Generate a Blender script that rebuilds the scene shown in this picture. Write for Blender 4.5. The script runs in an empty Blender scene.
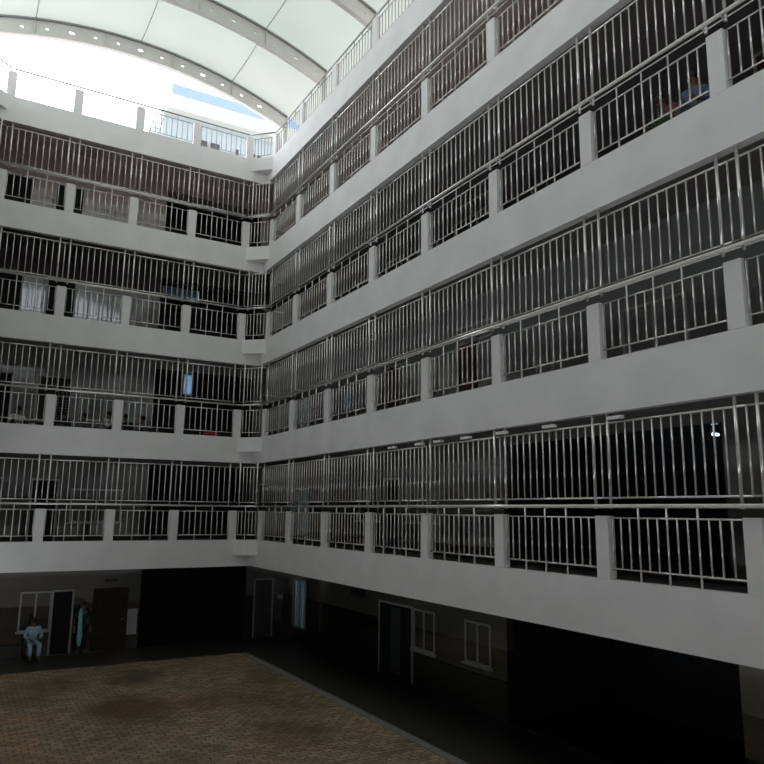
import bpy, bmesh, math, random
from mathutils import Vector, Matrix
random.seed(7)
sc = bpy.context.scene
COL = sc.collection
PI = math.pi

# ------------------------------------------------------------ camera
yaw, pitch, roll, FPX = 0.5258, 0.1783, 0.0112, 717.86
CAM = Vector((-8.90, -24.21, 4.72))
Fw = Vector((math.sin(yaw)*math.cos(pitch), math.cos(yaw)*math.cos(pitch), math.sin(pitch)))
Rt = Vector((math.cos(yaw), -math.sin(yaw), 0))
Up = Rt.cross(Fw)
c_, s_ = math.cos(roll), math.sin(roll)
R2 = Rt*c_ + Up*s_
U2 = Up*c_ - Rt*s_
cd = bpy.data.cameras.new('camera'); cam = bpy.data.objects.new('camera', cd); COL.objects.link(cam)
M = Matrix((R2, U2, -Fw)).transposed().to_4x4(); M.translation = CAM
cam.matrix_world = M
cd.sensor_width = 36; cd.sensor_fit = 'HORIZONTAL'; cd.lens = 36*FPX/764; cd.clip_start = .05; cd.clip_end = 500
sc.camera = cam

# ------------------------------------------------------------ world, exposure
w = bpy.data.worlds.new('sky'); sc.world = w; w.use_nodes = True
SKY, GLOW = 2.1, 5.5          # overcast sky, and the bright patch of it towards the far end of the courtyard
nt = w.node_tree; bg = nt.nodes['Background']; bg.inputs[0].default_value = (.88, .94, 1, 1)
_tc = nt.nodes.new('ShaderNodeTexCoord'); _dp = nt.nodes.new('ShaderNodeVectorMath'); _dp.operation = 'DOT_PRODUCT'
_dp.inputs[1].default_value = Vector((-.35, .80, .48)).normalized()
_mr = nt.nodes.new('ShaderNodeMapRange'); _mr.interpolation_type = 'SMOOTHSTEP'
_mr.inputs[1].default_value = .45; _mr.inputs[2].default_value = 1.0; _mr.inputs[3].default_value = SKY; _mr.inputs[4].default_value = GLOW
nt.links.new(_tc.outputs['Generated'], _dp.inputs[0]); nt.links.new(_dp.outputs['Value'], _mr.inputs[0]); nt.links.new(_mr.outputs[0], bg.inputs[1])
sc.view_settings.view_transform = 'Standard'; sc.view_settings.look = 'None'
sc.view_settings.gamma = 1; sc.view_settings.use_curve_mapping = False
sc.view_settings.exposure = 0.2
sc.cycles.use_denoising = True
sc.cycles.max_bounces = 8; sc.cycles.diffuse_bounces = 5; sc.cycles.glossy_bounces = 4; sc.cycles.transmission_bounces = 4
sc.cycles.caustics_reflective = False; sc.cycles.caustics_refractive = False

# ------------------------------------------------------------ materials
def mat(name, col, rough=.6, metal=0, noise=0, nscale=3, bump=0, spec=.5, coat=0):
    m = bpy.data.materials.new(name); m.use_nodes = True
    nt = m.node_tree; b = nt.nodes['Principled BSDF']
    b.inputs['Roughness'].default_value = rough; b.inputs['Metallic'].default_value = metal
    b.inputs['Specular IOR Level'].default_value = spec
    b.inputs['Coat Weight'].default_value = coat; b.inputs['Coat Roughness'].default_value = .06
    tc = nt.nodes.new('ShaderNodeTexCoord'); n = nt.nodes.new('ShaderNodeTexNoise')
    n.inputs['Scale'].default_value = nscale; n.inputs['Detail'].default_value = 6
    nt.links.new(tc.outputs['Object'], n.inputs['Vector'])
    r = nt.nodes.new('ShaderNodeValToRGB'); nt.links.new(n.outputs['Fac'], r.inputs['Fac'])
    k = noise
    r.color_ramp.elements[0].position = .3; r.color_ramp.elements[1].position = .7
    r.color_ramp.elements[0].color = tuple(c*(1-k) for c in col)+(1,)
    r.color_ramp.elements[1].color = tuple(min(1, c*(1+k)) for c in col)+(1,)
    nt.links.new(r.outputs[0], b.inputs['Base Color'])
    if bump:
        bp = nt.nodes.new('ShaderNodeBump'); bp.inputs['Strength'].default_value = bump; bp.inputs['Distance'].default_value = .02
        nt.links.new(n.outputs['Fac'], bp.inputs['Height']); nt.links.new(bp.outputs[0], b.inputs['Normal'])
    return m

white = mat('white_paint', (.86, .835, .825), .75, noise=.05, nscale=1.2, bump=.05)
steel = mat('stainless_steel', (.82, .79, .75), .14, .45, noise=.06, nscale=20)
darksteel = mat('dull_steel', (.30, .30, .30), .4, .8, noise=.05)
roofsteel = mat('dark_roof_rail', (.24, .25, .26), .5, .3, noise=.05)  # darker grey than the gallery steel, for roof terrace rails
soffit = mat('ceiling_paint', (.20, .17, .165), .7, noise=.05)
soffit_top_lit = mat('top_gallery_ceiling_lit_tone', (.82, .71, .68), .7, noise=.05)  # ceiling colour lightened to carry the extra daylight of the top gallery
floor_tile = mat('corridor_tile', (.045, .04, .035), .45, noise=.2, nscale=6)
frame_m = mat('window_frame_paint', (.58, .59, .57), .4, noise=.03)
glass_d = mat('dark_glass', (.008, .010, .012), .08, noise=.2, spec=.2)
black = mat('dark_opening', (.01, .01, .012), .8, noise=.1)
brown_door = mat('brown_wooden_door', (.035, .018, .013), .6, noise=.25, nscale=4)
red_door = mat('reddish_wooden_door', (.11, .035, .03), .5, noise=.25, nscale=4)
concrete = mat('kerb_concrete', (.22, .21, .19), .85, noise=.15, nscale=5, bump=.2)
arch_m = mat('arch_paint', (.62, .61, .57), .6, noise=.04)
sign_m = mat('sign_plate', (.05, .04, .04), .5, noise=.1)
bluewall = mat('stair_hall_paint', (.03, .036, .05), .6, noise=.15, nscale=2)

def wallmat(name, upper, lower, zlo, period=3.5, dado=1.5):
    """painted wall with a darker tiled dado up to 1.5 m over each floor (world z)"""
    m = mat(name, upper, .35, noise=.06, nscale=1.5)
    nt = m.node_tree; b = nt.nodes['Principled BSDF']
    g = nt.nodes.new('ShaderNodeNewGeometry'); s = nt.nodes.new('ShaderNodeSeparateXYZ')
    nt.links.new(g.outputs['Position'], s.inputs[0])
    lt = nt.nodes.new('ShaderNodeMath'); lt.operation = 'LESS_THAN'; lt.inputs[1].default_value = zlo
    nt.links.new(s.outputs['Z'], lt.inputs[0])
    mx = nt.nodes.new('ShaderNodeMix'); mx.data_type = 'RGBA'
    br = nt.nodes.new('ShaderNodeTexBrick'); br.offset = 0
    br.inputs['Scale'].default_value = 1; br.inputs['Brick Width'].default_value = .3; br.inputs['Row Height'].default_value = .3
    br.inputs['Mortar Size'].default_value = .004
    br.inputs['Color1'].default_value = lower+(1,); br.inputs['Color2'].default_value = tuple(c*.9 for c in lower)+(1,)
    br.inputs['Mortar'].default_value = tuple(c*.6 for c in lower)+(1,)
    cx = nt.nodes.new('ShaderNodeCombineXYZ'); ad = nt.nodes.new('ShaderNodeMath'); ad.operation = 'ADD'
    nt.links.new(s.outputs['X'], ad.inputs[0]); nt.links.new(s.outputs['Y'], ad.inputs[1])
    nt.links.new(ad.outputs[0], cx.inputs[0]); nt.links.new(s.outputs['Z'], cx.inputs[1])
    nt.links.new(cx.outputs[0], br.inputs['Vector'])
    src = b.inputs['Base Color'].links[0].from_socket
    nt.links.new(lt.outputs[0], mx.inputs[0]); nt.links.new(src, mx.inputs[6]); nt.links.new(br.outputs[0], mx.inputs[7])
    nt.links.new(mx.outputs[2], b.inputs['Base Color'])
    rr = nt.nodes.new('ShaderNodeMapRange'); nt.links.new(lt.outputs[0], rr.inputs[0])
    rr.inputs[3].default_value = .10; rr.inputs[4].default_value = .08
    nt.links.new(rr.outputs[0], b.inputs['Roughness'])
    b.inputs['Specular IOR Level'].default_value = .75; b.inputs['Coat Weight'].default_value = .8; b.inputs['Coat IOR'].default_value = 1.8; b.inputs['Coat Roughness'].default_value = .04
    return m

def paving():
    m = bpy.data.materials.new('interlocking_paving'); m.use_nodes = True
    nt = m.node_tree; b = nt.nodes['Principled BSDF']; b.inputs['Roughness'].default_value = .9
    tc = nt.nodes.new('ShaderNodeTexCoord')
    wv = nt.nodes.new('ShaderNodeTexNoise'); wv.inputs['Scale'].default_value = 9; wv.inputs['Detail'].default_value = 1
    mp = nt.nodes.new('ShaderNodeVectorMath'); mp.operation = 'MULTIPLY_ADD'
    nt.links.new(tc.outputs['Object'], wv.inputs['Vector'])
    nt.links.new(wv.outputs['Color'], mp.inputs[0]); mp.inputs[1].default_value = (.12, .12, 0); nt.links.new(tc.outputs['Object'], mp.inputs[2])
    br = nt.nodes.new('ShaderNodeTexBrick'); br.inputs['Scale'].default_value = 1
    br.inputs['Brick Width'].default_value = .26; br.inputs['Row Height'].default_value = .15; br.inputs['Mortar Size'].default_value = .012
    br.inputs['Color1'].default_value = (.39, .30, .21, 1); br.inputs['Color2'].default_value = (.21, .165, .12, 1)
    br.inputs['Mortar'].default_value = (.10, .08, .06, 1); br.inputs['Bias'].default_value = -.1
    nt.links.new(mp.outputs[0], br.inputs['Vector'])
    n2 = nt.nodes.new('ShaderNodeTexNoise'); n2.inputs['Scale'].default_value = .35; n2.inputs['Detail'].default_value = 5
    nt.links.new(tc.outputs['Object'], n2.inputs['Vector'])
    r2 = nt.nodes.new('ShaderNodeValToRGB'); nt.links.new(n2.outputs['Fac'], r2.inputs['Fac'])
    e = r2.color_ramp.elements; e[0].position = .36; e[0].color = (.62, .66, .55, 1); e[1].position = .62; e[1].color = (1.15, .95, .82, 1)
    e2 = e.new(.5); e2.color = (1, 1, 1, 1)
    mu = nt.nodes.new('ShaderNodeMix'); mu.data_type = 'RGBA'; mu.blend_type = 'MULTIPLY'; mu.inputs[0].default_value = 1
    nt.links.new(br.outputs[0], mu.inputs[6]); nt.links.new(r2.outputs[0], mu.inputs[7])
    # reddish stains lying on the courtyard
    prev = mu.outputs[2]
    g = nt.nodes.new('ShaderNodeNewGeometry')
    for (x, y, rad, colr, st) in ((-4.9, -5.3, 1.3, (.10, .045, .028, 1), .75), (-4.1, -2.2, .9, (.055, .045, .03, 1), .6),
                                  (-3.2, -5.6, 1.1, (.11, .055, .035, 1), .55), (-6.2, -2.0, 1.2, (.06, .055, .035, 1), .5), (-2.2, -9.2, 1.2, (.12, .06, .04, 1), .5)):
        d = nt.nodes.new('ShaderNodeVectorMath'); d.operation = 'DISTANCE'; d.inputs[1].default_value = (x, y, 0)
        nt.links.new(g.outputs['Position'], d.inputs[0])
        ad = nt.nodes.new('ShaderNodeMath'); ad.operation = 'MULTIPLY_ADD'; ad.inputs[1].default_value = 1.6
        nt.links.new(n2.outputs['Fac'], ad.inputs[0]); nt.links.new(d.outputs['Value'], ad.inputs[2])
        mr = nt.nodes.new('ShaderNodeMapRange'); mr.inputs[1].default_value = rad+.9; mr.inputs[2].default_value = rad+.1
        mr.inputs[3].default_value = 0; mr.inputs[4].default_value = st
        nt.links.new(ad.outputs[0], mr.inputs[0])
        mm = nt.nodes.new('ShaderNodeMix'); mm.data_type = 'RGBA'; nt.links.new(mr.outputs[0], mm.inputs[0])
        nt.links.new(prev, mm.inputs[6]); mm.inputs[7].default_value = colr; prev = mm.outputs[2]
    nt.links.new(prev, b.inputs['Base Color'])
    bp = nt.nodes.new('ShaderNodeBump'); bp.inputs['Strength'].default_value = .5; bp.inputs['Distance'].default_value = .02
    nt.links.new(br.outputs['Fac'], bp.inputs['Height']); bp.invert = True; nt.links.new(bp.outputs[0], b.inputs['Normal'])
    return m

def translucent(name, col, gloss=.05):
    m = bpy.data.materials.new(name); m.use_nodes = True; nt = m.node_tree; nt.nodes.clear()
    o = nt.nodes.new('ShaderNodeOutputMaterial'); t = nt.nodes.new('ShaderNodeBsdfTranslucent'); d = nt.nodes.new('ShaderNodeBsdfDiffuse')
    tc = nt.nodes.new('ShaderNodeTexCoord'); n = nt.nodes.new('ShaderNodeTexNoise'); n.inputs['Scale'].default_value = .4; n.inputs['Detail'].default_value = 4
    nt.links.new(tc.outputs['Object'], n.inputs[0])
    r = nt.nodes.new('ShaderNodeValToRGB'); nt.links.new(n.outputs['Fac'], r.inputs[0])
    r.color_ramp.elements[0].position = .35; r.color_ramp.elements[1].position = .65
    r.color_ramp.elements[0].color = tuple(c*.93 for c in col)+(1,); r.color_ramp.elements[1].color = col+(1,)
    nt.links.new(r.outputs[0], t.inputs[0]); d.inputs[0].default_value = (.8, .8, .78, 1)
    mx = nt.nodes.new('ShaderNodeMixShader'); mx.inputs[0].default_value = .35
    nt.links.new(t.outputs[0], mx.inputs[1]); nt.links.new(d.outputs[0], mx.inputs[2]); nt.links.new(mx.outputs[0], o.inputs[0])
    return m
fabric = translucent('white_membrane', (.305, .325, .28))
frosted = translucent('frosted_glass', (.30, .36, .38))
bluish = translucent('blue_tinted_glass', (.10, .17, .24))
pane_bright = translucent('bright_frosted_glass', (.55, .80, 1.0))

# ------------------------------------------------------------ mesh helpers
class MB:
    def __init__(s): s.bm = bmesh.new()
    def box(s, x0, y0, z0, x1, y1, z1):
        v = [s.bm.verts.new(p) for p in ((x0,y0,z0),(x1,y0,z0),(x1,y1,z0),(x0,y1,z0),(x0,y0,z1),(x1,y0,z1),(x1,y1,z1),(x0,y1,z1))]
        for f in ((3,2,1,0),(4,5,6,7),(0,1,5,4),(1,2,6,5),(2,3,7,6),(3,0,4,7)): s.bm.faces.new([v[i] for i in f])
        return s
    def tube(s, a, b, r, n=8, r2=None):
        a = Vector(a); b = Vector(b); d = (b-a).normalized()
        u = d.orthogonal().normalized(); v = d.cross(u); r2 = r if r2 is None else r2
        A = [s.bm.verts.new(a+(u*math.cos(2*PI*i/n)+v*math.sin(2*PI*i/n))*r) for i in range(n)]
        B = [s.bm.verts.new(b+(u*math.cos(2*PI*i/n)+v*math.sin(2*PI*i/n))*r2) for i in range(n)]
        for i in range(n):
            f = s.bm.faces.new((A[i], A[(i+1) % n], B[(i+1) % n], B[i])); f.smooth = True
        s.bm.faces.new(A[::-1]); s.bm.faces.new(B); return s
    def prism(s, pts, z0, z1):
        A = [s.bm.verts.new((x, y, z0)) for x, y in pts]; B = [s.bm.verts.new((x, y, z1)) for x, y in pts]
        n = len(pts)
        for i in range(n): s.bm.faces.new((A[i], A[(i+1) % n], B[(i+1) % n], B[i]))
        s.bm.faces.new(A[::-1]); s.bm.faces.new(B); return s
    def ball(s, c, rx, ry, rz, seg=12):
        r = bmesh.ops.create_uvsphere(s.bm, u_segments=seg, v_segments=max(6, seg//2+2), radius=1)
        for v in r['verts']:
            v.co = Vector((v.co.x*rx+c[0], v.co.y*ry+c[1], v.co.z*rz+c[2]))
        for f in {f for v in r['verts'] for f in v.link_faces}: f.smooth = True
        return s
    def mesh(s, name, m):
        bmesh.ops.recalc_face_normals(s.bm, faces=s.bm.faces)
        me = bpy.data.meshes.new(name); s.bm.to_mesh(me); s.bm.free()
        me.materials.append(m); return me
    def build(s, name, m, parent=None):
        return link(name, s.mesh(name, m), parent)
def link(name, me, parent=None, loc=None):
    o = bpy.data.objects.new(name, me); COL.objects.link(o)
    if parent: o.parent = parent
    if loc: o.location = loc
    return o
def thing(name, label, cat, loc=(0,0,0), rz=0, group=None):
    o = bpy.data.objects.new(name, None); COL.objects.link(o); o.empty_display_size = .2
    o.location = loc; o.rotation_euler = (0, 0, rz); return tag(o, label, cat, group)
def tag(o, label=None, cat=None, group=None, kind=None):
    if label: o['label'] = label
    if cat: o['category'] = cat
    if group: o['group'] = group
    if kind: o['kind'] = kind
    return o
def struct(name, mb, m, label, cat):
    o = mb.build(name, m); return tag(o, label, cat, kind='structure')

# ------------------------------------------------------------ levels
FL = [0.0] + [3.57+3.5*k for k in range(4)] + [17.57]      # floor heights; index 0 = ground, 5 = roof terrace
FL[5] = 3.57+14
ZB = [None]+[2.83+3.5*k for k in range(5)]                  # underside of parapet beam
ZT = [None]+[2.83+.88+3.5*k for k in range(5)]              # top of parapet beam
W = 9.42                                                    # width of the courtyard
YS = -29.0                                                  # south end of the modelled courtyard
CD = 2.5                                                    # corridor depth
NAME = ['ground floor', 'lowest gallery', 'second gallery', 'third gallery', 'top gallery', 'roof terrace']

# ------------------------------------------------------------ setting
struct('floor_courtyard', MB().box(-W, YS, -.2, -.22, 0-.0, 0), paving(), 'worn interlocking brown and grey paving of the courtyard with reddish stains', 'paving')
struct('trim_1', MB().box(-.22, YS, -.2, 0, 0, .012), concrete, 'pale concrete kerb strip along the right edge of the courtyard paving', 'kerb')
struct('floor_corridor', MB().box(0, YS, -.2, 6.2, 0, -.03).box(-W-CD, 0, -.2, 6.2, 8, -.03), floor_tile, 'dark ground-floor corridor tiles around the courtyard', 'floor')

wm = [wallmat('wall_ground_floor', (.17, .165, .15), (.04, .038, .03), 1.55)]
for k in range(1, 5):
    up = {1: (.22, .205, .20), 2: (.34, .35, .34), 3: (.15, .13, .14), 4: (.66, .555, .54)}[k]  # top gallery walls also lightened, its stronger daylight put into the colour
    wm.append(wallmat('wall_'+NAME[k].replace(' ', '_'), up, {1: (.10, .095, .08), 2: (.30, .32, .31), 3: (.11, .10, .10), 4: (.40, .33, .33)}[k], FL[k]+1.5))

def holes_wall(a0, a1, z0, z1, holes, mk):
    """box pieces of a wall running along one axis with rectangular holes"""
    holes = sorted(holes); mb = MB(); cur = a0
    for (h0, h1, g0, g1) in holes:
        if h0 > cur: mk(mb, cur, h0, z0, z1)
        if g0 > z0: mk(mb, h0, h1, z0, g0)
        if g1 < z1: mk(mb, h0, h1, g1, z1)
        cur = h1
    if cur < a1: mk(mb, cur, a1, z0, z1)
    return mb
TH = .2
for k in range(5):
    F = FL[k]; top = FL[k+1]-.15
    # right wing back wall at x = 2.5
    H = [(.85, 1.95, F+.46 if k == 0 else F+.28, F+2.11 if k == 0 else F+1.95)]
    if k <= 1: H.append((-16.4, -10.5, F, F+2.75))
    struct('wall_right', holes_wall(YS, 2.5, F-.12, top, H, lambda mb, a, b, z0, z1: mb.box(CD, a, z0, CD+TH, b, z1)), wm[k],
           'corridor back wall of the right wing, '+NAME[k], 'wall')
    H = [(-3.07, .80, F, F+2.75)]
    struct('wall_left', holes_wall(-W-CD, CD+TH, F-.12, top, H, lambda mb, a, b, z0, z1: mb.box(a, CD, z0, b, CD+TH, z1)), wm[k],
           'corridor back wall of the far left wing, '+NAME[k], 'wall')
    # stair hall behind the far wing
    mb = MB().box(-3.27, CD+TH, F-.1, -3.07, 5.0, top).box(.8, CD+TH, F-.1, 1.0, 5.0, top)
    hh = {0: [], 1: [], 2: [(-1.38, -1.0, F+2.28, F+3.1)], 3: [(-2.45, -.95, F+2.72, F+3.2)], 4: []}[k]
    bw = holes_wall(-3.27, 1.0, F-.1, top, hh, lambda m_, a, b, z0, z1: m_.box(a, 5.0, z0, b, 5.2, z1))
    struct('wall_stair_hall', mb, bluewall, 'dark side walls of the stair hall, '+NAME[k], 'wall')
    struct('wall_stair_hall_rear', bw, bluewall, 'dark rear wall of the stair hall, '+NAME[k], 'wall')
    if k <= 1:
        struct('wall_side_hall', MB().box(CD+TH, -16.6, F-.1, 6, -16.4, top).box(CD+TH, -10.5, F-.1, 6, -10.3, top).box(6, -16.6, F-.1, 6.2, -10.3, top), bluewall,
               'dark walls of the open hall behind the right corridor, '+NAME[k], 'wall')
for k in range(1, 6):
    F = FL[k] if k < 5 else FL[5]
    zt = F; zb = F-.15
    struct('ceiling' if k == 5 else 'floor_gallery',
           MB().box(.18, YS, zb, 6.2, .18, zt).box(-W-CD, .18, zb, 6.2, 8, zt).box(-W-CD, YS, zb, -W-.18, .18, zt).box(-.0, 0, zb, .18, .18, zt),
           soffit_top_lit if k == 5 else soffit, 'concrete corridor slab of the '+NAME[k], 'floor slab')
    for nm, bx, lb in (('trim_%d' % (k+1), (0, YS, ZB[k], .18, .0, ZT[k]), 'right wing'),
                       ('trim_%d' % (k+6), (-W-.0, 0, ZB[k], .18, .18, ZT[k]), 'far left wing'),
                       ('trim_%d' % (k+11), (-W-.18, YS, ZB[k], -W, .18, ZT[k]), 'near left wing')):
        struct(nm, MB().box(*bx), white, 'white parapet beam of the %s, %s' % (lb, NAME[k]), 'parapet beam')
    # triangular chamfer blocks in the inner corners
    struct('trim_%d' % (k+16), MB().prism([(-.66, 0), (0, -.60), (0, 0)], ZT[k]-.50, ZT[k]), white, 'white triangular corner block on the parapet of the '+NAME[k], 'corner block')
    struct('trim_%d' % (k+21), MB().prism([(-W+.66, 0), (-W, 0), (-W, -.60)], ZT[k]-.50, ZT[k]), white, 'white triangular block in the far left corner, '+NAME[k], 'corner block')
# near-left wing and closing walls
near_m = wallmat('near_wing_darkened', (.07, .065, .06), (.04, .04, .035), 1.5)  # unseen wall coloured dark so its reflection in the bars stays dim
for k in range(5):
    F = FL[k]
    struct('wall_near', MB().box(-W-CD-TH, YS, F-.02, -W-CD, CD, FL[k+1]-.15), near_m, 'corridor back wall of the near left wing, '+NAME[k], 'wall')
endm = MB().box(-W-CD-TH, YS-1.7, -.2, 6.2, YS-1.5, 17.5)
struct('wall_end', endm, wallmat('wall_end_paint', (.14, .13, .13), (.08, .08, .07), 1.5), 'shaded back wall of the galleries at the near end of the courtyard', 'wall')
for k in range(1, 6):
    struct('trim_%d' % (40+k), MB().box(-W-.18, YS-.18, ZB[k], .18, YS, ZT[k]).box(-W-CD, YS-1.5, FL[k]-.15, 6.2, YS, FL[k]), white, 'white parapet beam at the near end of the courtyard, '+NAME[k], 'parapet beam')

# ------------------------------------------------------------ roof: arches and membrane
AX, RC = -4.9, 14.2
def arc(x, zc=20.72): return zc - (x-AX)**2/28.4 - ((x-AX)**4)/60000.
ARCH_Y = [.5, -3.05, -6.6, -10.15, -13.7, -17.25, -20.8, -24.35, -27.9]
XA, XB = -10.53, .92
def arch_web(y):
    """a thin web plate 0.6 m deep with round openings, top and bottom flanges"""
    mb = MB(); bm = mb.bm
    npan = 5; dx = (XB-XA)/npan; D = .60
    for p in range(npan):
        x0 = XA+p*dx
        cells = 3; cw = dx/cells
        for c in range(cells):
            xa, xb = x0+c*cw, x0+(c+1)*cw
            quad = [(xa, arc(xa)), (xb, arc(xb)), (xb, arc(xb)+D), (xa, arc(xa)+D)]
            if True:
                cx = x0 + (c+.5)*cw + cw*(.25 if c == 0 else .25)
                cx = (xa+xb)/2; cz = arc(cx)+D/2
                rx, rz = (.10, .05) if c == 1 else (.05, .042)
                N = 16; ring = []; outer = []
                for i in range(N):
                    t = 2*PI*i/N+PI/4+PI
                    ring.append((cx+rx*math.cos(t), cz+rz*math.sin(t)))
                q = quad
                for i in range(N):
                    s, f = divmod(i, 4); A = q[s]; B = q[(s+1) % 4]
                    outer.append((A[0]+(B[0]-A[0])*f/4, A[1]+(B[1]-A[1])*f/4))
                for sgn in (-1, 1):
                    vi = [bm.verts.new((a, y+sgn*.02, b)) for a, b in ring]; vo = [bm.verts.new((a, y+sgn*.02, b)) for a, b in outer]
                    for i in range(N):
                        bm.faces.new((vo[i], vo[(i+1) % N], vi[(i+1) % N], vi[i]))
            else:
                for sgn in (-1, 1):
                    bm.faces.new([bm.verts.new((a, y+sgn*.02, b)) for a, b in quad])
    return mb
def arch_flange(y, off, hw, h=.03):
    mb = MB(); bm = mb.bm; n = 54; prev = None
    for i in range(n+1):
        x = XA+(XB-XA)*i/n; z = arc(x)+off
        cur = [bm.verts.new((x, y-hw, z-h)), bm.verts.new((x, y+hw, z-h)), bm.verts.new((x, y+hw, z+h)), bm.verts.new((x, y-hw, z+h))]
        if prev:
            for j in range(4): bm.faces.new((prev[j], prev[(j+1) % 4], cur[(j+1) % 4], cur[j]))
        else: bm.faces.new(cur)
        prev = cur
    bm.faces.new(prev[::-1]); return mb
ordn = ['nearest the far terrace railing', 'second from the far terrace railing', 'third from the far terrace railing',
        'fourth', 'fifth', 'sixth', 'seventh', 'eighth', 'ninth']
STIFX = [XA+(XB-XA)*p/5 for p in range(6)]
SEAMX = [-10.9, -8.23, -4.81, -1.40, 1.3]
for i, y in enumerate(ARCH_Y):
    t = thing('steel_arch', 'white perforated steel arch under the canopy, %s' % (ordn[i] if i < 3 else ordn[i]+' from the far terrace'), 'arch', (0, y, 0), 0, 'steel arches carrying the canopy')
    arch_web(0).build('web', arch_m, t)
    arch_flange(0, 0, .09).build('bottom_flange', arch_m, t)
    arch_flange(0, .60, .09).build('top_flange', darksteel, t)
    me = None
    for xs in STIFX[1:]:
        z = arc(xs)
        MB().tube((xs, -.05, z), (xs, -.05, z+.6), .022, 6).build('stiffener', arch_m, t)
    for s in (1,):
        MB().tube((XB-.05, 0, FL[5]), (XB-.05, 0, arc(XB)+.3), .09, 10).build('foot_post', arch_m, t)
# membrane
mb = MB(); bm = mb.bm
n = 60; ys = []
for i in range(len(ARCH_Y)-1):
    for j in range(6): ys.append(ARCH_Y[i]+(ARCH_Y[i+1]-ARCH_Y[i])*j/6)
ys.append(ARCH_Y[-1]); grid = []
MX0, MX1 = -11.6, 2.1
for yy in ys:
    row = []
    for i in range(n+1):
        x = MX0+(MX1-MX0)*i/n
        fr = ((ARCH_Y[0]-yy) % 3.55)/3.55; sag = -.10*math.sin(PI*fr)
        row.append(bm.verts.new((x, yy, arc(x)+.66+sag)))
    grid.append(row)
for a, b in zip(grid, grid[1:]):
    for i in range(n):
        f = bm.faces.new((a[i], a[i+1], b[i+1], b[i])); f.smooth = True
can = thing('fabric_canopy', 'white translucent membrane vault roofing the whole courtyard', 'canopy')
mem = mb.build('membrane', fabric, can)
for xs in SEAMX[1:-1]:
    s = MB()
    for i in range(len(ARCH_Y)-1):
        y0, y1 = ARCH_Y[i], ARCH_Y[i+1]
        for j in range(6):
            f0, f1 = j/6, (j+1)/6
            s.tube((xs, y0+(y1-y0)*f0, arc(xs)+.62-.10*math.sin(PI*f0)), (xs, y0+(y1-y0)*f1, arc(xs)+.62-.10*math.sin(PI*f1)), .014, 5)
    s.build('seam_cable', darksteel, can)

# ------------------------------------------------------------ posts
PW = .27
RC_ = [-.665] + [-2.97-2.557*i-.135 for i in range(9)]     # right wing post centres (y)
LC_ = [-.695-2.007*i for i in range(5)]                    # far wing post centres (x)
ORD = ['first', 'second', 'third', 'fourth', 'fifth', 'sixth', 'seventh', 'eighth', 'ninth', 'tenth']
def post_mesh(h):
    mb = MB().box(-PW/2, 0, 0, PW/2, .16, h)
    bmesh.ops.bevel(mb.bm, geom=[e for e in mb.bm.edges], offset=.008, segments=1, affect='EDGES')
    return mb.mesh('concrete_post', white)
pm, pm5 = post_mesh(.98), post_mesh(.86)
def place(proto_me, name, loc, rz, label, cat, group):
    o = link(name, proto_me); o.location = loc; o.rotation_euler = (0, 0, rz); return tag(o, label, cat, group)
for k in range(1, 6):
    me = pm if k < 5 else pm5
    for i, y in enumerate(RC_):
        place(me, 'concrete_post', (0, y, ZT[k]), -PI/2, 'white concrete post on %s parapet, right wing, %s from the inner corner' % (NAME[k], ORD[i]),
              'post', 'right wing parapet posts')
    for i, x in enumerate(LC_):
        place(me, 'concrete_post', (x, 0, ZT[k]), 0, 'white concrete post on %s parapet, far left wing, %s from inner corner' % (NAME[k], ORD[i]),
              'post', 'far left wing parapet posts')
    place(me, 'concrete_post', (-W, -.665, ZT[k]), PI/2, 'white concrete post by the far left corner of the courtyard, %s' % NAME[k], 'post', 'near left wing parapet posts')

# ------------------------------------------------------------ railings and grilles
_cache = {}
def cached(key, f):
    if key not in _cache: _cache[key] = f()
    return _cache[key]
YG = .075
def bar_me(kind, r, h, n=8, m=None):
    return cached((kind, r, round(h, 3), m), lambda: MB().tube((0, 0, 0), (0, 0, h), r, n).mesh(kind, m or steel))
def rail_me(kind, L, w, h, m=None):
    return cached((kind, round(L, 3), w, h, m), lambda: MB().tube((0, 0, 0), (L, 0, 0), max(w, h)/2, 8).mesh(kind, m or steel))
def tube_me(kind, L, r, m=None):
    return cached((kind, round(L, 3), r, m), lambda: MB().tube((0, 0, 0), (L, 0, 0), r, 10).mesh(kind, m or steel))
def grille(k, org, rz, L, nb, label, group, firstmid=True):
    """fixed bar grille between handrail and the beam above; local X runs post centre to post centre"""
    t = thing('bar_grille', label, 'bar grille', (org[0], org[1], ZT[k]), rz, group)
    link('top_rail', rail_me('top_rail', L, .03, .038), t, (0, YG, 2.46))
    link('bottom_rail', rail_me('bottom_rail', L, .03, .034), t, (0, YG, 1.26))
    a, b = .16, L-.16
    for x in (a, b): link('upright', bar_me('upright', .027, 1.53), t, (x, YG-.005, 1.09))
    xs = [a+(b-a)*(i+1)/(nb+1) for i in range(nb)]
    if firstmid: xs = [0.0]+xs
    for x in xs: link('bar', bar_me('bar', .0155, 1.18, 6), t, (x, YG, 1.27))
    for x in (a, b): link('bracket', cached('br', lambda: MB().tube((0, 0, 0), (0, -.155, -.0), .014, 6).mesh('bracket', steel)), t, (x, YG, 1.13))
    return t
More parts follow.
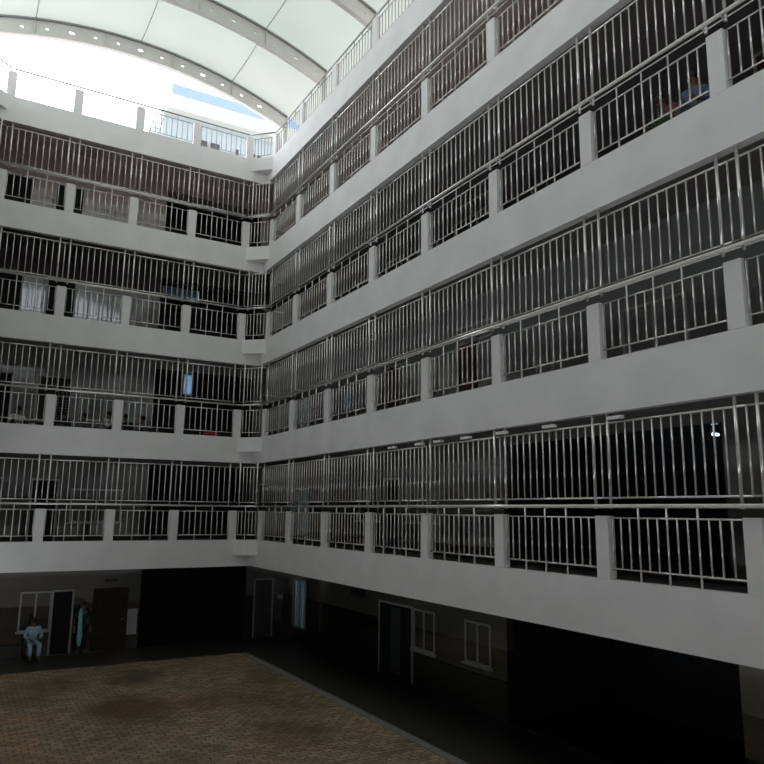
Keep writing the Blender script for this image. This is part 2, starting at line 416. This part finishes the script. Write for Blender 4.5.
def panel(k, org, rz, L, nb, ext, label, group, roof=False):
    """railing panel in the gap between two posts; local X from post centre to post centre"""
    t = thing('railing_panel', label, 'railing', (org[0], org[1], ZT[k]), rz, group)
    a, b = PW/2, L-PW/2; pm_ = roofsteel if roof else None
    zt_ = .80 if roof else .95; zb_ = .10 if roof else .17
    link('top_rail', rail_me('panel_rail', b-a, .025, .028 if not roof else .018, pm_), t, (a, YG, zt_))
    link('bottom_rail', rail_me('panel_rail', b-a, .025, .028 if not roof else .018, pm_), t, (a, YG, zb_))
    aa, bb = .16, L-.16
    hr = .011 if roof else .0155
    for i in range(nb+2):
        x = aa+(bb-aa)*i/(nb+1)
        if i in ext: link('stanchion', bar_me('stanchion', hr*1.1, (.97 if roof else 1.14), 6, pm_), t, (x, YG, 0))
        else: link('baluster', bar_me('baluster', hr, zt_-zb_, 6, pm_), t, (x, YG, zb_))
    return t
def handrail(k, org, rz, L, label):
    z = .985 if k == 5 else 1.13
    t = thing('handrail', label, 'handrail', (org[0], org[1], ZT[k]), rz, 'handrails along the parapets')
    if k == 5:
        link('rail', tube_me('rail', L, .027, roofsteel), t, (0, YG, z))
    else:
        link('rail', tube_me('rail', L, .031), t, (0, -.08, z))
        link('lower_rail', tube_me('lower_rail', L, .011), t, (0, YG, 1.15))
    return t
for k in range(1, 6):
    nm = NAME[k]; rf = (k == 5)
    # right wing, local X towards the camera (world -y)
    for i in range(len(RC_)-1):
        L = RC_[i]-RC_[i+1]; nb = 12
        if i == 0: nb = 11
        where = 'right wing %s, %s bay from the inner corner' % (nm, ORD[i])
        if not rf: grille(k, (0, RC_[i]), -PI/2, L, nb, 'tall steel bar grille, '+where, 'right wing bar grilles')
        panel(k, (0, RC_[i]), -PI/2, L, nb, (3, 6, 9), 'low steel railing panel, '+where, 'right wing railing panels', rf)
    handrail(k, (0, RC_[0]), -PI/2, RC_[0]-RC_[-1], 'long stainless steel handrail of the right wing, '+nm)
    for i in range(len(LC_)-1):
        L = LC_[i]-LC_[i+1]
        where = 'far left wing %s, %s bay from the inner corner' % (nm, ORD[i])
        if not rf: grille(k, (LC_[i+1], 0), 0, L, 8, 'tall steel bar grille, '+where, 'far left wing bar grilles')
        panel(k, (LC_[i+1], 0), 0, L, 8, (3, 6), 'low steel railing panel, '+where, 'far left wing railing panels', rf)
    handrail(k, (LC_[-1], 0), 0, LC_[0]-LC_[-1], 'long stainless steel handrail of the far left wing, '+nm)
    # chamfered corner bays
    for (A, B, lb) in (((LC_[0], 0), (0, RC_[0]), 'inner corner'), ((-W, -.665), (LC_[-1], 0), 'far left corner')):
        d = Vector((B[0]-A[0], B[1]-A[1])); L = d.length; rz = math.atan2(d.y, d.x)
        if not rf: grille(k, A, rz, L, 4 if lb == 'inner corner' else 4, 'short stainless steel bar grille across the %s, %s' % (lb, nm), 'corner bar grilles')
        panel(k, A, rz, L, 4, (2,) , 'short railing panel across the %s, %s' % (lb, nm), 'corner railing panels', rf)
        handrail(k, A, rz, L, 'short stainless steel handrail across the %s, %s' % (lb, nm))

# ------------------------------------------------------------ windows and doors
wn = [0]; dn = [0]
def window(wing, a0, a1, z0, z1, nm, div=2, pane=glass_d, sill=True, lab='', grid=0, deep=False):
    """window on the corridor back wall. wing 'R': runs along y at x=CD; 'L': runs along x at y=CD. a0<a1"""
    wn[0] += 1
    if wing == 'R': o, rz = (CD, a1, 0), -PI/2
    else: o, rz = (a0, CD, 0), 0
    if wing == 'S': o, rz = (a0, 5.0, 0), 0
    t = thing('window_%d' % wn[0], lab, 'window', o, rz); t['kind'] = 'structure'
    L = a1-a0; f = .05; d0, d1 = -.03, .05
    mb = MB().box(-f, d0, z0-f, 0, d1, z1+f).box(L, d0, z0-f, L+f, d1, z1+f).box(0, d0, z1, L, d1, z1+f).box(0, d0, z0-f, L, d1, z0)
    for i in range(1, div): mb.box(L*i/div-.025, d0, z0, L*i/div+.025, d1, z1)
    mb.build('frame', frame_m, t)
    for i in range(div):
        MB().box(L*i/div+.02, .005 if not deep else .08, z0, L*(i+1)/div-.02, .012 if not deep else .09, z1).build('pane', pane, t)
    if sill: MB().box(-.1, -.09, z0-.1, L+.1, 0, z0-.045).build('sill', frame_m, t)
    if grid:
        g = MB()
        for i in range(1, grid+1): g.box(L*i/(grid+1)-.012, .03, z0, L*i/(grid+1)+.012, .05, z1)
        nz = 9
        for j in range(1, nz): zz = z0+(z1-z0)*j/nz; g.box(0, .03, zz-.012, L, .05, zz+.012)
        g.build('grille', darksteel, t)
    return t
def door(wing, a0, a1, z0, h, lab, m=black, leaf=True, fr=frame_m):
    dn[0] += 1
    if wing == 'R': o, rz = (CD, a1, z0), -PI/2
    else: o, rz = (a0, CD, z0), 0
    t = thing('door_%d' % dn[0], lab, 'door', o, rz); t['kind'] = 'structure'
    L = a1-a0; f = .06
    MB().box(-f, -.03, 0, 0, .05, h+f).box(L, -.03, 0, L+f, .05, h+f).box(0, -.03, h, L, .05, h+f).build('frame', fr, t)
    lf = MB().box(0, -.015, 0, L, -.004, h).build('leaf', m, t)
    if m not in (black,):
        mb = MB()
        for (x0, x1, q0, q1) in ((.12, .46, .12, .44), (.54, .88, .12, .44), (.12, .46, .5, .92), (.54, .88, .5, .92)):
            mb.box(L*x0, -.028, h*q0, L*x1, -.012, h*q1)
        mb.build('panel', m, lf)
        MB().tube((L-.1, -.03, 1.0), (L-.1, -.075, 1.0), .02).ball((L-.1, -.09, 1.0), .03, .025, .03, 8).build('handle', steel, lf)
    return t
# far left wing
G = FL[0]
window('L', -6.80, -5.95, .82, 1.96, '', 2, lab='dark two-pane window behind the seated person, ground floor of the far left wing')
door('L', -5.85, -5.28, 0, 1.98, 'narrow dark open doorway beside the two-pane window, ground floor far left', black)
door('L', -4.56, -3.54, 0, 1.98, 'brown wooden door under a small dark sign, ground floor far left', brown_door, fr=brown_door)
s = MB().box(-4.30, CD-.03, 2.24, -3.88, CD, 2.34).build('door_sign', sign_m); tag(s, 'small dark number plate on the wall above the brown door', 'sign')
for i, (x0, x1, lb) in enumerate(((-5.0, -4.72, 'greyish wall panel left of the brown door behind the scarfed person'), (-3.46, -3.13, 'pale wall panel right of the brown ground-floor door'))):
    tag(MB().box(x0, CD-.012, .45, x1, CD, 1.3).build('trim_%d' % (30+i), frame_m), lb, 'wall panel', kind='structure')
for k in range(1, 5):
    F = FL[k]; nm = NAME[k]
    dk = {1: black, 2: brown_door, 3: black, 4: black}[k]
    door('L', -6.92 if k > 1 else -6.80, -6.05, F, 2.05, 'dark door on the %s of the far left wing' % nm, dk)
    window('L', -5.55, -3.98, F+.72, F+1.75, '', 2, glass_d if k != 2 else frosted, lab='wide two-pane window on the %s of the far left wing' % nm)
    door('L', -8.55, -7.75, F, 2.05, 'dark door near the far left corner, %s' % nm, black)
# wall beyond the stair hall, facing the camera at the inner corner
for k in range(0, 5):
    door('L', 1.15, 1.82, FL[k], 2.1, 'plain grey door tucked in the inner corner, %s' % NAME[k], mat('grey_door_%d' % k, (.10, .10, .10), .5, noise=.1))
s = MB().box(2.05, CD-.02, 1.38, 2.28, CD, 1.54).build('wall_notice', frame_m); tag(s, 'small pale notice on the dark wall beside the corner door', 'sign')
# bright slot windows in the right wing near the corner
for k in range(0, 5):
    F = FL[k]
    z0, z1 = (F+.46, F+2.11) if k == 0 else (F+.28, F+1.95)
    window('R', .85, 1.95, z0, z1, '', 2, frosted, False, 'bright frosted window with a grid grille near the inner corner, %s' % NAME[k], 4, True)
# right wing ground
window('R', -7.50, -6.55, 1.02, 2.0, '', 2, lab='pale-framed two-pane window right of the dark doorway, ground floor right wing')
window('R', -9.88, -8.95, 1.10, 2.0, '', 2, lab='pale-framed two-pane window next to the open hall, ground floor right wing')
door('R', -6.40, -4.62, 0, 2.02, 'wide dark doorway on the ground floor of the right wing', black)
t = MB().box(CD-.05, -5.85, .15, CD-.025, -5.3, 1.95).build('door_leaf', mat('blue_grey_leaf', (.07, .09, .10), .4, noise=.1)); tag(t, 'blue-grey door leaf standing in the wide dark doorway', 'door leaf')
t = thing('vent_louvre', 'small dark louvred opening high on the ground-floor right wall', 'vent', (CD, -2.72, 2.02), -PI/2)
MB().box(0, -.02, 0, .95, -.002, .24).build('backing', black, t)
q = MB()
for j in range(5): q.box(0, -.04, .02+j*.045, .95, -.02, .035+j*.045)
q.build('slat', sign_m, t)
# right wing galleries
for k in range(1, 5):
    F = FL[k]; nm = NAME[k]
    window('R', -4.4, -3.2, F+.9, F+1.9, '', 2, lab='dark two-pane window on the %s of the right wing, first from the inner corner' % nm)
    window('R', -7.7, -6.2, F+.9, F+1.95, '', 3, bluish if k == 2 else glass_d, lab='three-pane window on the %s of the right wing' % nm)
    door('R', -5.7, -4.9, F, 2.1, 'door between two windows on the %s of the right wing' % nm, red_door if k in (2, 3) else black)
    if k >= 2:
        door('R', -9.6, -8.65, F, 2.1, 'wooden door below a dark transom, %s of the right wing' % nm, red_door if k == 2 else black)
        window('R', -10.1, -8.7, F+2.18, F+2.55, '', 2, sill=False, lab='dark transom window over the door on the %s of the right wing' % nm)
        window('R', -12.3, -11.3, F+.85, F+1.95, '', 2, lab='greenish two-pane window on the %s of the right wing' % nm)
        window('R', -15.85, -14.4, F+.85, F+1.72, '', 2, lab='large dark window near the right edge of the photo, %s' % nm)
        door('R', -18.6, -17.6, F, 2.1, 'reddish door at the right edge of the photo, %s' % nm, red_door)
window('S', -1.36, -1.02, FL[2]+2.30, FL[2]+3.08, '', 1, pane_bright, False, 'small bright blue-white window high in the stair hall, second gallery')
window('S', -2.43, -.97, FL[3]+2.74, FL[3]+3.18, '', 3, bluish, False, 'wide bluish window in the stair hall, third gallery')

# plates just under the beam over the lowest gallery
for i, y in enumerate((-9.35, -10.55, -11.3, -12.3, -13.45, -14.75, -16.25)):
    t = MB().box(-.03, -.15, -.05, .05, .15, 0).build('soffit_plate', white); t.location = (.02, y, ZB[2]-.07)
    MB().tube((.03, 0, 0), (.03, 0, .075), .012, 6).build('stem', darksteel, t)
    tag(t, 'small pale plate under the beam edge above the lowest gallery grille, right wing', 'lamp', 'pale plates under the beam of the lowest gallery')
# small lit lamp in the open hall
le = bpy.data.materials.new('lamp_glow'); le.use_nodes = True
b = le.node_tree.nodes['Principled BSDF']; b.inputs['Emission Color'].default_value = (.45, .7, 1, 1); b.inputs['Emission Strength'].default_value = 3
b.inputs['Base Color'].default_value = (.8, .9, 1, 1)
t = thing('wall_lamp', 'small glowing blue-white lamp in the dark hall of the lowest gallery', 'lamp', (3.5, -15.6, 6.24), 0)
MB().box(-.12, .05, .02, .12, .09, .38).build('base', black, t)
MB().tube((-.08, .02, 0), (.08, .02, 0), .03, 10).build('tube', le, t)

# ------------------------------------------------------------ far building, ladder
bt = thing('building', 'pale building with a blue fascia rising behind the far roof terrace', 'building', (0, 0, 0))
bw_m = mat('far_building_paint', (.36, .40, .40), .8, noise=.05); bb = mat('far_fascia_paint', (.27, .36, .47), .6, noise=.05)
bc = mat('far_eave_paint', (.50, .50, .45), .8, noise=.05)
YB = 20
MB().box(.35, YB+1.0, -.2, 30, YB+9, 30.9).build('wall', bw_m, bt)
MB().box(.61, YB, 31.6, 30, YB+10, 32.3).build('fascia', bb, bt)
e_ = MB(); _p = [(YB+.02, 31.6), (YB+9.5, 31.6), (YB+9.5, 30.6), (YB+1.0, 30.6), (YB+.35, 30.75)]
_A = [e_.bm.verts.new((.42, y, z)) for y, z in _p]; _B = [e_.bm.verts.new((30, y, z)) for y, z in _p]
for i in range(5): e_.bm.faces.new((_A[i], _A[(i+1) % 5], _B[(i+1) % 5], _B[i]))
e_.bm.faces.new(_A); e_.bm.faces.new(_B[::-1]); e_.build('eave', bc, bt)
for i, (x0, x1) in enumerate(((2.61, 3.4), (3.5, 4.25), (5.28, 5.6), (6.4, 6.75), (6.85, 7.2))):
    zz = 28.98
    f = MB().box(x0, YB+.9, zz-.35, x1, YB+1.0, zz+.4).build('window', frame_m, bt)
    MB().box(x0+.05, YB+.86, zz-.3, x1-.05, YB+.9, zz+.35).build('pane', sign_m, f)
t = thing('ladder', 'thin leaning metal ladder behind the far terrace railing', 'ladder', (-4.35, .9, FL[5]), 0)
for dx in (0, .32): MB().tube((dx, 0, 0), (dx+.42, .5, 1.75), .02, 6).build('rail', darksteel, t)
for j in range(6): f = .12+j*.15; MB().tube((.42*f, .5*f, 1.75*f), (.32+.42*f, .5*f, 1.75*f), .014, 6).build('rung', darksteel, t)

# ------------------------------------------------------------ people
skin_m = mat('skin', (.22, .12, .08), .5, noise=.05); hair_m = mat('black_hair', (.012, .011, .012), .4, noise=.1)
def cloth(n, c): return mat(n, c, .85, noise=.12, nscale=12, bump=.2)
def skin_chain(chains, subd=1):
    """chains: list of lists of (point, radius); returns one bmesh with every chain grown as a smooth tapering surface"""
    out = bmesh.new()
    for verts, edges in chains:
        me = bpy.data.meshes.new('t'); me.from_pydata([v[0] for v in verts], edges, [])
        o = bpy.data.objects.new('t', me); COL.objects.link(o)
        md = o.modifiers.new('s', 'SKIN'); md.use_smooth_shade = True
        for i, v in enumerate(verts):
            sv = me.skin_vertices[0].data[i]; r = v[1]; sv.radius = r if isinstance(r, tuple) else (r, r); sv.use_root = (i == 0)
        m2 = o.modifiers.new('u', 'SUBSURF'); m2.levels = subd; m2.render_levels = subd
        dg = bpy.context.evaluated_depsgraph_get(); ev = bpy.data.meshes.new_from_object(o.evaluated_get(dg))
        out.from_mesh(ev); bpy.data.objects.remove(o); bpy.data.meshes.remove(ev)
    return out
def V(*a): return Vector(a)
def person(label, loc, rz, pose, shirt, legs, long_hair=False, scarf=None, shirt_long=False, group=None):
    """figure facing local -Y; pose gives joints: pelvis, chest, neck, head, elbows, hands, knees, feet"""
    t = thing('person', label, 'person', loc, rz, group)
    P = pose; pel, che, nek, hd = (V(*P[n]) for n in ('pelvis', 'chest', 'neck', 'head'))
    vs = [(pel, (.13, .10)), ((pel+che)/2, (.125, .09)), (che, (.15, .10)), (nek, .052), ((nek+hd)/2, .055), (hd, (.082, .095)), (hd+(hd-nek).normalized()*.10, (.06, .07))]
    es = [(0, 1), (1, 2), (2, 3), (3, 4), (4, 5), (5, 6)]
    hands = []
    for s in (-1, 1):
        sh = che+V(.17*s, 0, .06); el = V(*P['elbow'+('L' if s < 0 else 'R')]); ha = V(*P['hand'+('L' if s < 0 else 'R')])
        b0 = len(vs); vs += [(sh, .055), (el, .042), (ha, .028), (ha+(ha-el).normalized()*.07, (.034, .018))]
        es += [(2, b0), (b0, b0+1), (b0+1, b0+2), (b0+2, b0+3)]; hands.append((ha, (ha-el).normalized(), s))
        hp = pel+V(.09*s, 0, -.03); kn = V(*P['knee'+('L' if s < 0 else 'R')]); ft = V(*P['foot'+('L' if s < 0 else 'R')])
        b0 = len(vs); vs += [(hp, .085), (kn, .058), (ft, .04), (ft+V(0, -.09, -.03), (.04, .03)), (ft+V(0, -.17, -.04), (.035, .022))]
        es += [(0, b0), (b0, b0+1), (b0+1, b0+2), (b0+2, b0+3), (b0+3, b0+4)]
    ch = [(vs, es)]
    for ha, d, s in hands:
        side = d.cross(V(0, 1, .3)).normalized()
        for j, ln in enumerate((.065, .075, .07, .055)):
            b = ha+d*.08+side*(-.025+.017*j); dn_ = V(0, 0, -1)
            ch.append(([(b-d*.02, .009), (b+d*ln*.5, .009), (b+d*ln*.85+dn_*.015, .008)], [(0, 1), (1, 2)]))
        b = ha+d*.03+side*-.03; ch.append(([(b, .011), (b-side*.025+d*.03, .01), (b-side*.03+d*.055, .008)], [(0, 1), (1, 2)]))
    bm = skin_chain(ch, 1)
    fwd = V(0, -1, 0); up = (hd-nek).normalized(); fwd = (fwd-up*fwd.dot(up)).normalized()
    mb = MB(); mb.bm.free(); mb.bm = bm
    mb.ball(hd+fwd*.098-up*.01, .014, .02, .022, 8)           # nose
    for s in (-1, 1): mb.ball(hd+V(.088*s, 0, 0), .012, .02, .03, 8)   # ears
    body = mb.build('body', skin_m, t)
    for s in (-1, 1): MB().ball(hd+fwd*.088+V(.032*s, 0, 0)+up*.02, .011, .008, .008, 8).build('eye', hair_m, t)
    MB().ball(hd+fwd*.088-up*.045, .025, .008, .007, 8).build('mouth', red_door, t)
    # shirt
    vs = [(pel+V(0, 0, -.02 if not shirt_long else -.05), (.155, .125)), ((pel+che)/2, (.148, .112)), (che+V(0, 0, .02), (.17, .12)), (nek-V(0, 0, .03), .07)]
    es = [(0, 1), (1, 2), (2, 3)]
    for s in (-1, 1):
        sh = che+V(.17*s, 0, .06); el = V(*P['elbow'+('L' if s < 0 else 'R')]); ha = V(*P['hand'+('L' if s < 0 else 'R')])
        b0 = len(vs); vs += [(sh, .07), (el, .056), (el.lerp(ha, .75), .044)]; es += [(2, b0), (b0, b0+1), (b0+1, b0+2)]
    mb = MB(); mb.bm.free(); mb.bm = skin_chain([(vs, es)], 2); mb.build('shirt', shirt, t)
    vs = [(pel, (.15, .12))]; es = []
    for s in (-1, 1):
        hp = pel+V(.09*s, 0, -.03); kn = V(*P['knee'+('L' if s < 0 else 'R')]); ft = V(*P['foot'+('L' if s < 0 else 'R')])
        b0 = len(vs); vs += [(hp, .105), (kn, .078), (kn.lerp(ft, .88), .06)]; es += [(0, b0), (b0, b0+1), (b0+1, b0+2)]
    mb = MB(); mb.bm.free(); mb.bm = skin_chain([(vs, es)], 2); mb.build('trousers', legs, t)
    mb = MB().ball(hd-fwd*.02+up*.045, .098, .11, .095, 14)
    if long_hair: mb.ball(hd-fwd*.07-up*.12, .075, .05, .20, 12)
    mb.build('hair', hair_m, t)
    if scarf:
        side = [(-.11, 1.0), (.11, 1.0)]
        mb = MB(); mb.bm.free()
        mb.bm = skin_chain([([(nek+V(-.05, .06, .02), (.06, .02)), (che+V(-.10, -.13, .05), (.065, .02)), ((pel+che)/2+V(-.10, -.15, 0), (.07, .022)), (pel+V(-.09, -.16, -.1), (.075, .022)), (pel+V(-.09, -.15, -.42), (.08, .02)), (pel+V(-.08, -.14, -.62), (.05, .018))],
                             [(0, 1), (1, 2), (2, 3), (3, 4), (4, 5)])], 2)
        mb.build('scarf', scarf, t)
    return t
FS = dict(pelvis=(0, 0, .12), chest=(0, -.04, .44), neck=(0, -.06, .58), head=(0, -.10, .70), elbowL=(-.26, -.12, .30), elbowR=(.26, -.12, .30),
          handL=(-.10, -.32, .30), handR=(.10, -.32, .30), kneeL=(-.20, -.36, .32), kneeR=(.20, -.36, .32), footL=(-.14, -.52, .06), footR=(.14, -.52, .06))
ST = dict(pelvis=(0, 0, .90), chest=(0, 0, 1.28), neck=(0, 0, 1.44), head=(0, -.02, 1.56), elbowL=(-.26, .02, 1.06), elbowR=(.26, .02, 1.06),
          handL=(-.26, -.12, .84), handR=(.24, -.12, .84), kneeL=(-.10, -.02, .48), kneeR=(.10, -.02, .48), footL=(-.11, .03, .08), footR=(.11, .03, .08))
CH = dict(pelvis=(0, 0, .52), chest=(0, -.03, .88), neck=(0, -.05, 1.03), head=(0, -.09, 1.15), elbowL=(-.25, -.06, .70), elbowR=(.25, -.06, .70),
          handL=(-.12, -.34, .64), handR=(.12, -.34, .64), kneeL=(-.13, -.44, .50), kneeR=(.13, -.44, .50), footL=(-.13, -.42, .08), footR=(.13, -.42, .08))
paleshirt = cloth('pale_cloth', (.65, .67, .66)); dk = cloth('dark_cloth', (.03, .03, .035)); bluec = cloth('light_blue_cloth', (.42, .60, .70))
teal = cloth('teal_cloth', (.30, .75, .70)); bluegrey = cloth('blue_grey_cloth', (.14, .18, .27)); pink = cloth('dull_red_cloth', (.28, .07, .08)); greyc = cloth('grey_cloth', (.13, .13, .14))
F2 = FL[2]
sit = [(-7.55, 1.2, paleshirt, 'person in a pale shirt sitting on the floor beside the bench, second gallery', .2),
       (-6.15, 1.5, dk, 'dark-clothed person sitting on the second gallery floor by the patterned curtain', -.4),
       (-5.5, 1.75, greyc, 'person in grey sitting on the floor just left of the pale-topped person, second gallery', .5),
       (-4.90, .85, paleshirt, 'person in a pale top leaning forward nearest the parapet, second gallery', .9),
       (-4.15, 1.3, dk, 'dark-haired person sitting on the second gallery floor just right of the white post', -.7),
       (-3.65, 1.5, greyc, 'person sitting on the second gallery floor nearest the stair hall', .3)]
for x, y, c, lb, rz in sit:
    person(lb, (x, y, F2), rz, FS, c, dk, group='people sitting on the second gallery floor')
def chair(loc, rz, lab, group=None):
    t = thing('chair', lab, 'chair', loc, rz, group); m = darksteel
    MB().box(-.21, -.22, .40, .21, .20, .43).build('seat', dk, t)
    MB().box(-.20, .19, .55, .20, .22, .85).build('backrest', dk, t)
    for sx in (-1, 1):
        MB().tube((.19*sx, -.20, 0), (.19*sx, -.20, .40), .012, 6).build('leg', m, t)
        MB().tube((.19*sx, .20, 0), (.19*sx, .20, .84), .012, 6).build('leg', m, t)
F3 = FL[3]
chair((.85, -17.50, F3), -PI/2, 'dark chair under the person in blue-grey, third gallery')
person('person in a blue-grey shirt seated behind the railing near the right edge, third gallery', (.85, -17.50, F3), -PI/2+.3, CH, bluegrey, greyc)
chair((.95, -16.92, F3), -PI/2, 'dark chair under the person in dull red, third gallery')
person('person in dull red seated behind the railing, third gallery', (.95, -16.92, F3), -PI/2-.3, dict(CH, head=(0, -.16, 1.08), neck=(0, -.10, .98)), pink, dk)
t = thing('potted_plant', 'small green plant standing behind the parapet below the seated people, third gallery', 'plant', (.33, -17.22, F3))
MB().tube((0, 0, 0), (0, 0, .25), .09, 12, .12).build('pot', concrete, t)
gm = mat('green_leaves', (.10, .16, .06), .6, noise=.3, nscale=9)
mb = MB()
for i in range(40):
    a = random.random()*2*PI; e = random.uniform(.2, 1.4); l = random.uniform(.2, .42)
    d = V(math.cos(a)*math.cos(e), math.sin(a)*math.cos(e), math.sin(e)); p = V(0, 0, .24); q = p+d*l; sd = d.cross(V(0, 0, 1)).normalized()*.03
    vv = [mb.bm.verts.new(c) for c in (p, p+d*l*.5+sd, q, p+d*l*.5-sd)]; mb.bm.faces.new(vv)
mb.build('leaves', gm, t)
# ground-floor people
chair((-6.42, 2.0, 0), .1, 'dark chair under the person in light blue, ground floor far left')
person('person in a long light-blue tunic seated in front of the ground-floor window', (-6.42, 2.0, 0), .1, CH, bluec, bluec, long_hair=True)
person('standing person in dark clothes with a long teal scarf, beside the brown door', (-4.95, 2.1, 0), 0, ST, dk, dk, True, teal)
# bench and curtain on the second gallery
t = thing('bench', 'low pale bench behind the railing at the left edge of the second gallery', 'bench', (-7.0, 1.75, F2))
MB().box(-.35, -.15, .42, .55, .15, .46).build('seat', frame_m, t)
for sx in (-.28, .48):
    for sy in (-.11, .11): MB().tube((sx, sy, 0), (sx, sy, .42), .015, 6).build('leg', darksteel, t)
def dots():
    m = mat('dotted_curtain', (.03, .03, .035), .8, noise=.05); nt = m.node_tree; b = nt.nodes['Principled BSDF']
    tc = nt.nodes.new('ShaderNodeTexCoord'); vo = nt.nodes.new('ShaderNodeTexVoronoi'); vo.inputs['Scale'].default_value = 11; vo.inputs['Randomness'].default_value = .15
    nt.links.new(tc.outputs['Object'], vo.inputs['Vector'])
    lt = nt.nodes.new('ShaderNodeMath'); lt.operation = 'LESS_THAN'; lt.inputs[1].default_value = .27; nt.links.new(vo.outputs['Distance'], lt.inputs[0])
    mx = nt.nodes.new('ShaderNodeMix'); mx.data_type = 'RGBA'; nt.links.new(lt.outputs[0], mx.inputs[0])
    mx.inputs[6].default_value = (.03, .03, .035, 1); mx.inputs[7].default_value = (.5, .5, .5, 1); nt.links.new(mx.outputs[2], b.inputs['Base Color']); return m
dm = dots()
for i, x in enumerate((-6.38, -6.12)):
    mb = MB()
    for j in range(8): mb.tube((j*.026, 0 if j % 2 else .012, 0), (j*.026, 0 if j % 2 else .012, 1.5), .016, 6)
    o = mb.build('curtain', dm); o.location = (x, 2.40, F2+.55)
    tag(o, 'dark dotted curtain strip hanging on the second gallery, %s of the pair' % ('left' if i == 0 else 'right'), 'curtain', 'dotted curtain strips')
# red bag
t = thing('bag', 'red cloth bag lying behind the railing next to the inner corner, second gallery', 'bag', (-1.45, .6, F2))
mb = MB().box(-.28, -.1, 0, .28, .12, .34); bmesh.ops.bevel(mb.bm, geom=list(mb.bm.edges), offset=.05, segments=3, affect='EDGES'); mb.build('body', mat('red_bag_cloth', (.5, .03, .07), .7, noise=.15), t)
for sx in (-1, 1): MB().tube((.12*sx, 0, .33), (.05*sx, 0, .46), .012, 6).build('strap', dk, t)
